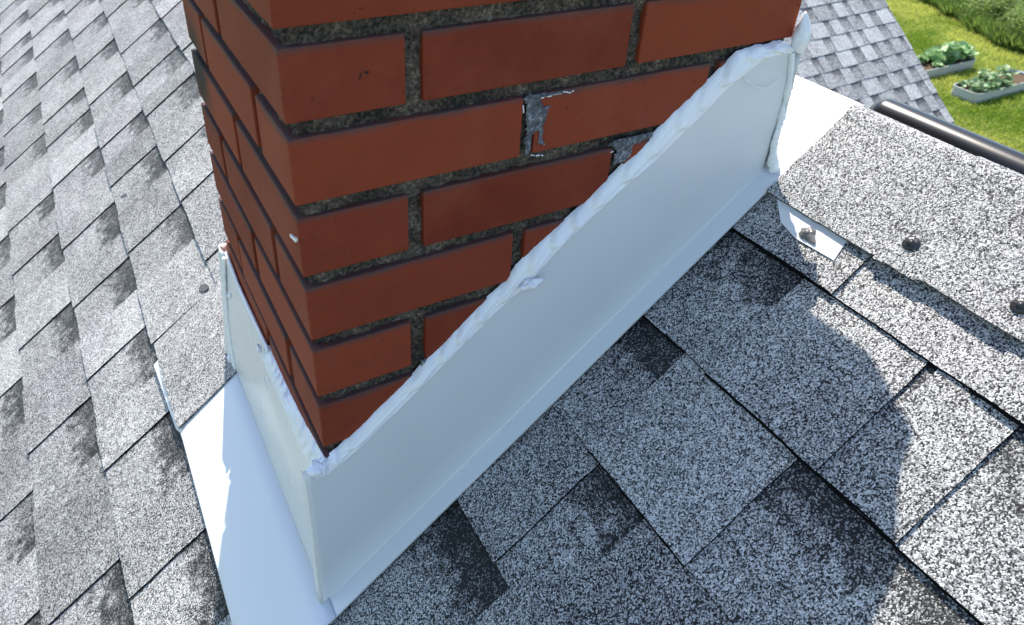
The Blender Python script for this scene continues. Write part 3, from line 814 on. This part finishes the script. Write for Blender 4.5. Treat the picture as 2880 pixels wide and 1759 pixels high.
# dark spots on shingles
def spot(s, y, rs, ry, o_=.0012, ang=0.):
    n = 26; V = []
    for i in range(n):
        a = 2 * math.pi * i / n; r = 1 + .18 * nz(math.cos(a) * 1.5 + s * 40, math.sin(a) * 1.5)
        u = rs * r * math.cos(a); v = ry * r * math.sin(a)
        V.append(rp(s + u * math.cos(ang) - v * math.sin(ang), y + u * math.sin(ang) + v * math.cos(ang), o_ - .0046))
    V2 = [rp(0, 0, 0)]
    V += [(p[0] + ST * .002, p[1], p[2] - CT * .002) for p in V]
    F = [tuple(range(n))[::-1]] + [(i, (i + 1) % n, n + (i + 1) % n, n + i) for i in range(n)]
    o = obj('tar_spot', V, F, M_SPOT, roof, False)
    return o
M_SPOT = plain('tar spot', (0.085, 0.09, 0.095), .7)
def img_sy(px, py):
    d = np.array([(px - 1378.8) / 2068.28, (py - 660.5) / 2068.28, 1.]) @ R
    nrm = np.array([-ST, 0, CT]); q = np.array([0, 0, ZF]); c = np.array(CAM)
    t = nrm @ (q - c) / (nrm @ d); h = c + t * d; return h[0] * KS, h[1]
s_, y_ = img_sy(567, 807); spot(s_, y_, .0075, .013, .0008, .5)
for q in ((408, 202), (355, 585), (380, 628), (343, 548)):
    s_, y_ = img_sy(*q); spot(s_, y_, .0035, .010, .0008, random.random())

# ------------------------------------------------------------------ black pipe behind the ridge
PX, PZ, PR = .6635, -.1715, .0222
V = []; F = []; seg = 40
pr_ = [(-.0175 + .0165, .001)]
prof = []
for i in range(9):
    a = math.pi / 2 * i / 8; prof.append((-.003 - .020 * (1 - math.cos(a)) * 0 - .020 + .020 * math.cos(a), PR * math.sin(a)))
prof = [(-.003 - .018 * (1 - math.cos(math.pi / 2 * i / 8)), PR * math.sin(math.pi / 2 * i / 8)) for i in range(9)]
prof += [(-.05, PR), (-.3, PR), (-1., PR), (-2.6, PR)]
for y, r_ in prof:
    for k in range(seg):
        a = 2 * math.pi * k / seg; V.append((PX + max(r_, .0004) * math.cos(a), y, PZ + max(r_, .0004) * math.sin(a)))
for i in range(len(prof) - 1):
    for k in range(seg):
        a = i * seg + k; b = i * seg + (k + 1) % seg; F.append((a, a + seg, b + seg, b))
F.append(tuple(range(seg))); F.append(tuple((len(prof) - 1) * seg + k for k in range(seg))[::-1])
pp = tag(empty('black_pipe', (PX, -.02, PZ)), 'glossy black round-ended pipe lying just behind the ridge caps', 'pipe')
o = obj('pipe_body', V, F, M_PIPE, pp, True); o.location = (-PX, .02, -PZ)
for yy in (-1.0, -2.0):
    V, F = tube([(PX - .03, yy, PZ - .02), (PX - .024, yy, PZ + .005), (PX - .012, yy, PZ + .022), (PX, yy, PZ + .025), (PX + .018, yy, PZ + .018), (PX + .026, yy, PZ - .005), (PX + .03, yy, PZ - .045)], .004, 8)
    o = obj('strap', V, F, M_PIPE, pp, True); o.location = (-PX, .02, -PZ)

# ------------------------------------------------------------------ wing roof
PSI = math.radians(4.0); PW = math.radians(40.0)
WC = np.array([math.cos(PSI), math.sin(PSI), 0]); WU = np.array([-math.sin(PSI) * math.cos(PW), math.cos(PSI) * math.cos(PW), math.sin(PW)])
WN = np.cross(WC, WU); WP = np.array([CAM.x, CAM.y, CAM.z - 4.6265])
def img_w(px, py):
    d = np.array([(px - 1378.8) / 2068.28, (py - 660.5) / 2068.28, 1.]) @ R; c = np.array(CAM)
    t = WN @ (WP - c) / (WN @ d); h = c + t * d - WP; return h @ WC, h @ WU
RK = img_w(2585, 164)[0]                        # rake position along the courses
K0 = img_w(2340 + 750 / 4.561, 85 / 4.561)[1]   # one butt line seen at the rake
def wf(s, y, o): return tuple(WP + WC * y + WU * s + WN * o)
def wbutt(k, y): return K0 - k * 0 + k * .143
P_ = ([], [], [])
WR_ = img_w(2400, -150)[1]
S_HI = 5.9; S_LO = 1.3
ka = int((S_LO - K0) / .143); kb = int((S_HI - K0) / .143)
shingle_field(P_, wf, ka, kb, RK - 5.2, RK, wbutt, tabs_rand(RK - 5.2, RK - .02, 77), .05, H0=-.012, TH=.0048, TT=.0020, rough=.4, btone=(-.9, -.3), ttone=(-.3, .6))
wr = hpart('wing_roof', *P_[:2], M_SHF, False, P_[2]); wr['label'] = 'pale grey shingled roof of the lower wing beyond the ridge'
# back slope, rake board, walls of the wing
def wq(pts): return [tuple(WP + WC * a + WU * b + WN * c) for a, b, c in pts]
M_SIDING = plain('pale siding', (.55, .55, .52), .7, var=.05); M_TRIM = plain('white trim', (.75, .75, .73), .5, var=.03)
top = WP + WU * (K0 + kb * .143); 
def box_pts(pts, d):   # extrude polygon pts by vector d
    n = len(pts); V = [tuple(p) for p in pts] + [tuple(np.array(p) + np.array(d)) for p in pts]
    F = [tuple(range(n)), tuple(range(2 * n - 1, n - 1, -1))] + [(i, n + i, n + (i + 1) % n, (i + 1) % n) for i in range(n)]
    return V, F
shi = K0 + kb * .143; slo = K0 + ka * .143
GZ = -5.85
a_ = WP + WC * (RK - .02) + WU * slo; b_ = WP + WC * (RK - .02) + WU * shi
c_ = b_ + np.array([-math.sin(PSI), math.cos(PSI), 0]) * 3.6 + np.array([0, 0, -3.0])
V, F = box_pts([a_ - WN * .02, b_ - WN * .02, b_ - WN * .14, a_ - WN * .14], -WC * .03)
hpart('rake_board', V, F, M_TRIM)
WNb = np.array([0, 0, 1.])
V, F = box_pts([b_ - WN * .02, c_, c_ - WC * 5.5, b_ - WC * 5.5 - WN * .02], (0, 0, -.05)); hpart('wing_roof', V, F, M_SHF, False, [(0, 0, 0, 1)] * 8)
def gp(p): return np.array([p[0], p[1], GZ])
ai = WP + WC * (RK - .25) + WU * (slo + .25) - WN * .05; bi = WP + WC * (RK - .25) + WU * shi - WN * .05; ci = c_ - WC * .25 - np.array([0, .3, .05])
V, F = box_pts([gp(ai), ai, bi, ci, gp(ci)], -WC * 4.6); hpart('wall', V, F, M_SIDING)
# walls of the main house
el = rp(-3.2, 0, -.05); er = rq(3.4, 0, -.05)
pts = [np.array([el[0], 7.7, GZ]), np.array([el[0], 7.7, el[2]]), np.array([XR, 7.7, ZR - .05]), np.array([er[0], 7.7, er[2]]), np.array([er[0], 7.7, GZ])]
V, F = box_pts(pts, (0, -16.4, 0)); hpart('wall', V, F, M_SIDING)

# ------------------------------------------------------------------ ground and garden
def lawn_mat():
    m, n, b = newmat('lawn'); tc = N(n, 'ShaderNodeTexCoord')
    a = N(n, 'ShaderNodeTexNoise', Scale=0.55, Detail=5.0, Roughness=.65); n.links.new(tc.outputs['Object'], a.inputs['Vector'])
    c = N(n, 'ShaderNodeTexNoise', Scale=14.0, Detail=6.0, Roughness=.75); n.links.new(tc.outputs['Object'], c.inputs['Vector'])
    g = mix(n, ramp(n, c.outputs[0], [(0.35, 0.), (0.65, 1.)]).outputs[0], (0.05, 0.095, 0.010), (0.15, 0.21, 0.025))
    g = mix(n, ramp(n, a.outputs[0], [(0.48, 0.), (0.68, .75)]).outputs[0], g, (0.22, 0.20, 0.075))
    n.links.new(g, b.inputs['Base Color']); b.inputs['Roughness'].default_value = .9; b.inputs['Specular IOR Level'].default_value = .15
    bp = N(n, 'ShaderNodeBump', Strength=1.0, Distance=0.05); n.links.new(c.outputs[0], bp.inputs['Height']); n.links.new(bp.outputs[0], b.inputs['Normal'])
    return m
M_LAWN = lawn_mat()
V = [(-150, -150, GZ), (200, -150, GZ), (200, 200, GZ), (-150, 200, GZ)]
tag(obj('lawn', V, [(0, 1, 2, 3)], M_LAWN), 'sunny green lawn far below the roof', 'lawn', kind='structure')

def leaf_mat(name, c1, c2, trans=.35, rough=.5):
    m, n, b = newmat(name); at = N(n, 'ShaderNodeAttribute', _attribute_name='info')
    sep = N(n, 'ShaderNodeSeparateColor'); n.links.new(at.outputs['Color'], sep.inputs[0])
    c = mix(n, sep.outputs[0], c1, c2); n.links.new(c, b.inputs['Base Color']); b.inputs['Roughness'].default_value = rough
    b.inputs['Specular IOR Level'].default_value = .4
    tr = n.nodes.new('ShaderNodeBsdfTranslucent'); n.links.new(c, tr.inputs[0]); ms = n.nodes.new('ShaderNodeMixShader'); ms.inputs[0].default_value = trans
    out = n.nodes['Material Output']; n.links.new(b.outputs[0], ms.inputs[1]); n.links.new(tr.outputs[0], ms.inputs[2]); n.links.new(ms.outputs[0], out.inputs[0])
    return m
M_GRASS = leaf_mat('grass blade', (0.17, 0.28, 0.02), (0.60, 0.62, 0.14), .45, .6)
M_WEED = leaf_mat('weed leaf', (0.030, 0.085, 0.012), (0.32, 0.44, 0.10), .35)
M_SQ = leaf_mat('squash leaf', (0.10, 0.27, 0.04), (0.46, 0.62, 0.34), .3, .45)
M_SM = leaf_mat('bed leaf', (0.10, 0.22, 0.07), (0.40, 0.52, 0.30), .3, .5)

def blades(name, n, region, hmin, hmax, wd, mat, lean=.4, zbase=GZ, dens=None, tri=True, label=None, cat=None, parent=None, kind=None, group=None, tonef=None):
    pts = []
    while len(pts) < n:
        x, y = region()
        if dens is None or random.random() < dens(x, y): pts.append((x, y))
    P = np.array(pts); n = len(P)
    h = rng.uniform(hmin, hmax, n) ; a = rng.uniform(0, 2 * np.pi, n); lx = rng.normal(0, lean, n) * h; ly = rng.normal(0, lean, n) * h
    wx = np.cos(a) * wd / 2 * rng.uniform(.6, 1.4, n); wy = np.sin(a) * wd / 2 * rng.uniform(.6, 1.4, n)
    V = np.empty((n * 3, 3)); V[0::3] = np.c_[P[:, 0] - wx, P[:, 1] - wy, np.full(n, zbase)]; V[1::3] = np.c_[P[:, 0] + wx, P[:, 1] + wy, np.full(n, zbase)]
    V[2::3] = np.c_[P[:, 0] + lx, P[:, 1] + ly, zbase + h]
    tone = rng.uniform(0, 1, n) if tonef is None else np.clip(np.array([tonef(x, y) for x, y in P]) + rng.normal(0, .22, n), 0, 1)
    A = np.ones((n * 3, 4)); A[:, 0] = np.repeat(tone, 3)
    me = bpy.data.meshes.new(name); me.from_pydata(V.tolist(), [], [(3 * i, 3 * i + 1, 3 * i + 2) for i in range(n)])
    at = me.color_attributes.new('info', 'FLOAT_COLOR', 'POINT'); at.data.foreach_set('color', A.astype(np.float32).ravel()); me.materials.append(mat)
    o = bpy.data.objects.new(name, me); link(o, parent); tag(o, label, cat, group, kind); return o

def gray(px, py, drop):                          # where a view ray meets a level `drop` below the camera
    d = np.array([(px - 1378.8) / 2068.28, (py - 660.5) / 2068.28, 1.]) @ R; t = -drop / d[2]; return CAM.x + t * d[0], CAM.y + t * d[1]
DG = CAM.z - GZ
# weedy margin: line across the lawn
WL = [gray(2560, -30, DG), gray(2592, 0, DG), gray(2670, 50, DG), gray(2745, 90, DG), gray(2810, 125, DG), gray(2880, 158, DG), gray(3000, 215, DG)]
wlx = sorted(WL, key=lambda p: p[1]); WY_ = [p[1] for p in wlx]; WX_ = [p[0] for p in wlx]
def margin_x(y): return float(np.interp(y, WY_, WX_))
def patchy(x, y):
    v = .38 + .8 * nz(x * .5, y * .5, 2) + .6 * nz(x * 1.7, y * 1.7, 5)
    d = margin_x(y) - x
    if d < 1.6: v += .35 * (1 - d / 1.6)
    return v
reg = lambda: (random.uniform(13, 25), random.uniform(4, 18))
blades('grass', 150000, reg, .03, .09, .028, M_GRASS, .6, label='short sunlit grass covering the lawn', cat='grass', kind='stuff', tonef=patchy)

def leafy(name, centers, n, size, mat, label, cat, loc, group=None, stems=None, kind=None, tone=(0, 1), droop=.5, parent=None, rounds=False):
    """many small leaves spread through the volume of several ellipsoids (cx,cy,cz,rx,ry,rz)"""
    V = []; F = []; A = []
    for i in range(n):
        c = centers[i % len(centers)]
        d = Vector(rng.normal(0, 1, 3)).normalized() * (random.random() ** .4)
        clump = nz(c[0] + d.x * 2.2, c[1] + d.y * 2.2, d.z * 2.2)
        if clump < -.25 and not rounds: continue
        p = Vector((c[0] + d.x * c[3], c[1] + d.y * c[4], max(.02, c[2] + d.z * c[5])))
        s = size * random.uniform(.6, 1.4)
        u = Vector(rng.normal(0, 1, 3)); u.z *= droop; u.normalize(); nn = Vector((rng.normal(0, .6), rng.normal(0, .6), 1)).normalized(); v = nn.cross(u).normalized()
        t = min(1, max(0, random.uniform(*tone) * .6 + .4 * (.5 + clump) + .15 * d.z)); b0 = len(V)
        if rounds:
            k = 8; V.append(tuple(p - nn * s * .12)); A.append((max(0, t - .25), 0, 0, 1))
            for j in range(k):
                an = 2 * math.pi * j / k; r = s * (.5 + .07 * (j % 2)) * (.75 if j == 0 else 1)
                V.append(tuple(p + u * r * math.cos(an) + v * r * math.sin(an) + nn * .06 * s * math.sin(an * 3))); A.append((t, 0, 0, 1))
            for j in range(k): F.append((b0, b0 + 1 + j, b0 + 1 + (j + 1) % k))
        else:
            V += [tuple(p - u * s * .5), tuple(p + v * s * .22 + nn * s * .05), tuple(p + u * s * .5 - nn * s * .1), tuple(p - v * s * .22 + nn * s * .05)]; A += [(t, 0, 0, 1)] * 4
            F.append((b0, b0 + 1, b0 + 2, b0 + 3))
    o = obj(name, V, F, mat, parent, False, A)
    if loc is not None: o.location = loc
    return o
# weeds along the margin (uncountable) and individual shrubs behind
def regw():
    y = random.uniform(7.5, 16); return margin_x(y) + abs(random.gauss(0, 1.1)) + .6 * nz(y * 1.1, 3), y
blades('weeds', 30000, regw, .12, .5, .06, M_WEED, .55, label='tangled tall weeds along the edge of the lawn', cat='weeds', kind='stuff')
SH = [(margin_x(8.4) + .9, 8.4, .9, .7, 'dark round shrub at the right edge of the weeds'), (margin_x(9.4) + 1.1, 9.4, 1.1, .9, 'bright green shrub leaning over the weeds'),
      (margin_x(10.6) + 1.2, 10.6, 1.0, .8, 'shrub in the middle of the overgrown edge above the two garden beds'), (margin_x(11.9) + 1.2, 11.9, 1.1, .9, 'low broad shrub behind the far end of the lawn'),
      (margin_x(13.2) + .9, 13.2, .9, .8, 'darkest shrub at the top where the lawn meets the wing roof'), (margin_x(9.9) + 3.0, 9.9, 1.4, 1.2, 'tall shrub behind the front row of shrubs'),
      (margin_x(11.8) + 3.3, 11.8, 1.5, 1.3, 'tallest dark shrub in the back row'), (margin_x(14.2) + 2.4, 14.2, 1.3, 1.2, 'far shrub in the back row near the roof edge')]
for i, (x, y, r_, h, lb) in enumerate(SH):
    e = tag(empty('shrub', (x, y, GZ)), lb, 'shrub', 'shrubs beyond the lawn')
    cs = [(random.uniform(-.5, .5) * r_, random.uniform(-.5, .5) * r_, h * random.uniform(.35, .8), r_ * .6, r_ * .6, h * .45) for _ in range(6)]
    leafy('foliage', cs, 5200, .085, M_WEED, None, None, (0, 0, 0), tone=((0, .8), (.1, 1))[i % 2], parent=e)
    VV = []; FF = []
    for _ in range(5):
        a = random.uniform(0, 6.28); v, f = tube([(0, 0, 0), (.15 * math.cos(a), .15 * math.sin(a), h * .4), (.4 * r_ * math.cos(a), .4 * r_ * math.sin(a), h * .85)], lambda t: .02 * (1.2 - t), 6)
        b0 = len(VV); VV += v; FF += [tuple(q + b0 for q in g) for g in f]
    obj('stem', VV, FF, plain('bark', (.12, .09, .06), .9), e)

# raised beds ---------------------------------------------------------------
M_GALV = plain('galvanised steel', (.45, .47, .47), .5, .5, .4, .2, 20)
M_SOIL = plain('garden soil', (.10, .065, .04), .95, .2, 0, 1., 40, .5)
def bed(cx, cy, L, W, H, label):
    e = tag(empty('garden_bed', (cx, cy, GZ)), label, 'garden bed', 'raised metal garden beds on the lawn')
    def outline(off):
        r = .14; pts = []
        for (sx, sy, a0) in ((1, 1, 0), (-1, 1, 90), (-1, -1, 180), (1, -1, 270)):
            for k in range(7):
                a = math.radians(a0 + 90 * k / 6); pts.append((sx * (L / 2 - r) + (r + off) * math.cos(a), sy * (W / 2 - r) + (r + off) * math.sin(a)))
        return pts
    V = []; F = []; nr = 17; n = 28
    lv = [(H * i / (nr - 1), .005 * math.sin(i * math.pi / 2)) for i in range(nr)]
    lv += [(H + .01, .012), (H + .012, -.012), (H - .04, -.012)]
    for z, off in lv: V += [(p[0], p[1], z) for p in outline(off)]
    for i in range(len(lv) - 1):
        for k in range(n): F.append((i * n + k, i * n + (k + 1) % n, (i + 1) * n + (k + 1) % n, (i + 1) * n + k))
    obj('metal_wall', V, F, M_GALV, e, True)
    V = [(p[0], p[1], H - .05) for p in outline(-.012)]; V.append((0, 0, H - .03)); F = [(k, (k + 1) % n, n) for k in range(n)]
    o = obj('soil', V, F, M_SOIL, e)
    return e
BH = .22
b1x, b1y = gray(2340 + 1880 / 4.561, 900 / 4.561, DG)       # right end foot of the first bed
b1r = gray(2340 + 1880 / 4.561, 895 / 4.561, DG)[0]; b1n = gray(2340 + 1260 / 4.561, 1010 / 4.561, DG)[1]
b2l = gray(2340 + 1840 / 4.561, 1345 / 4.561, DG); L1 = 2.5; W1 = .62
bed(b1r - L1 / 2, b1n + W1 / 2, L1, W1, BH, 'oblong metal bed full of big squash leaves beside the wing roof')
bed(b2l[0] + L1 / 2 - .02, b2l[1] + W1 / 2 + .02, L1, W1, BH, 'oblong metal bed of small scattered plants at the right edge')
def plant(name, x, y, cs, n, size, mat, label, group, rounds=True, tone=(0, 1)):
    e = tag(empty(name, (x, y, GZ + BH - .04)), label, 'plant', group)
    leafy('leaves', cs, n, size, mat, None, None, (0, 0, 0), parent=e, rounds=rounds, tone=tone)
    VV = []; FF = []
    for _ in range(6):
        a = random.uniform(0, 6.28); c = cs[0]; v, f = tube([(0, 0, 0), (.3 * c[3] * math.cos(a), .3 * c[4] * math.sin(a), c[2] * .6), (.8 * c[3] * math.cos(a), .8 * c[4] * math.sin(a), c[2])], .008, 5)
        b0 = len(VV); VV += v; FF += [tuple(q + b0 for q in g) for g in f]
    obj('stem', VV, FF, M_SM, e, attr=[(.5, 0, 0, 1)] * len(VV)); return e
cy1 = b1n + W1 / 2
for dx, dy, r_, h_, nn, lb in ((-.22, .05, .36, .30, 26, 'largest squash plant at the right end of the leafy bed'), (-.62, -.04, .34, .34, 26, 'tall squash plant second from the right end of the leafy bed'),
                               (-1.0, .08, .28, .22, 20, 'mid-size squash plant in the middle of the leafy bed'), (.02, -.1, .22, .25, 12, 'squash plant spilling over the right end of the bed'),
                               (-1.45, .2, .2, .14, 14, 'small low plant beside bare soil near the roof edge'), (-1.3, -.18, .14, .1, 10, 'smallest seedling in the leafy bed')):
    plant('squash_plant', b1r + dx - .12, cy1 + dy, [(0, 0, h_ * .7, r_, r_ * .85, h_ * .6)], nn * 2, .20 if r_ > .25 else .12, M_SQ, lb, 'squash plants in the first bed')
cy2 = b2l[1] + W1 / 2
for i, (dx, dy, r_, h_, s2, lb) in enumerate(((.30, -.12, .18, .16, .13, 'broad leafed plant at the near left corner of the second bed'), (.28, .2, .17, .14, .07, 'small plant at the far left corner of the second bed'),
                          (.62, -.18, .18, .15, .11, 'yellowish green plant on the near side of the second bed'), (.75, .2, .16, .12, .08, 'plant on the far side of the second bed beside bare soil'),
                          (1.05, .18, .22, .24, .10, 'taller plant on the far side of the second bed'), (1.1, -.15, .2, .16, .12, 'near side plant by the right edge of the photo'), (1.5, .05, .25, .28, .11, 'last plant at the right end of the second bed'))):
    plant('bed_plant', b2l[0] + dx, cy2 + dy, [(0, 0, h_ * .6, r_, r_, h_ * .6)], 46, s2, M_SM, lb, 'plants in the second bed', tone=(.2, 1))
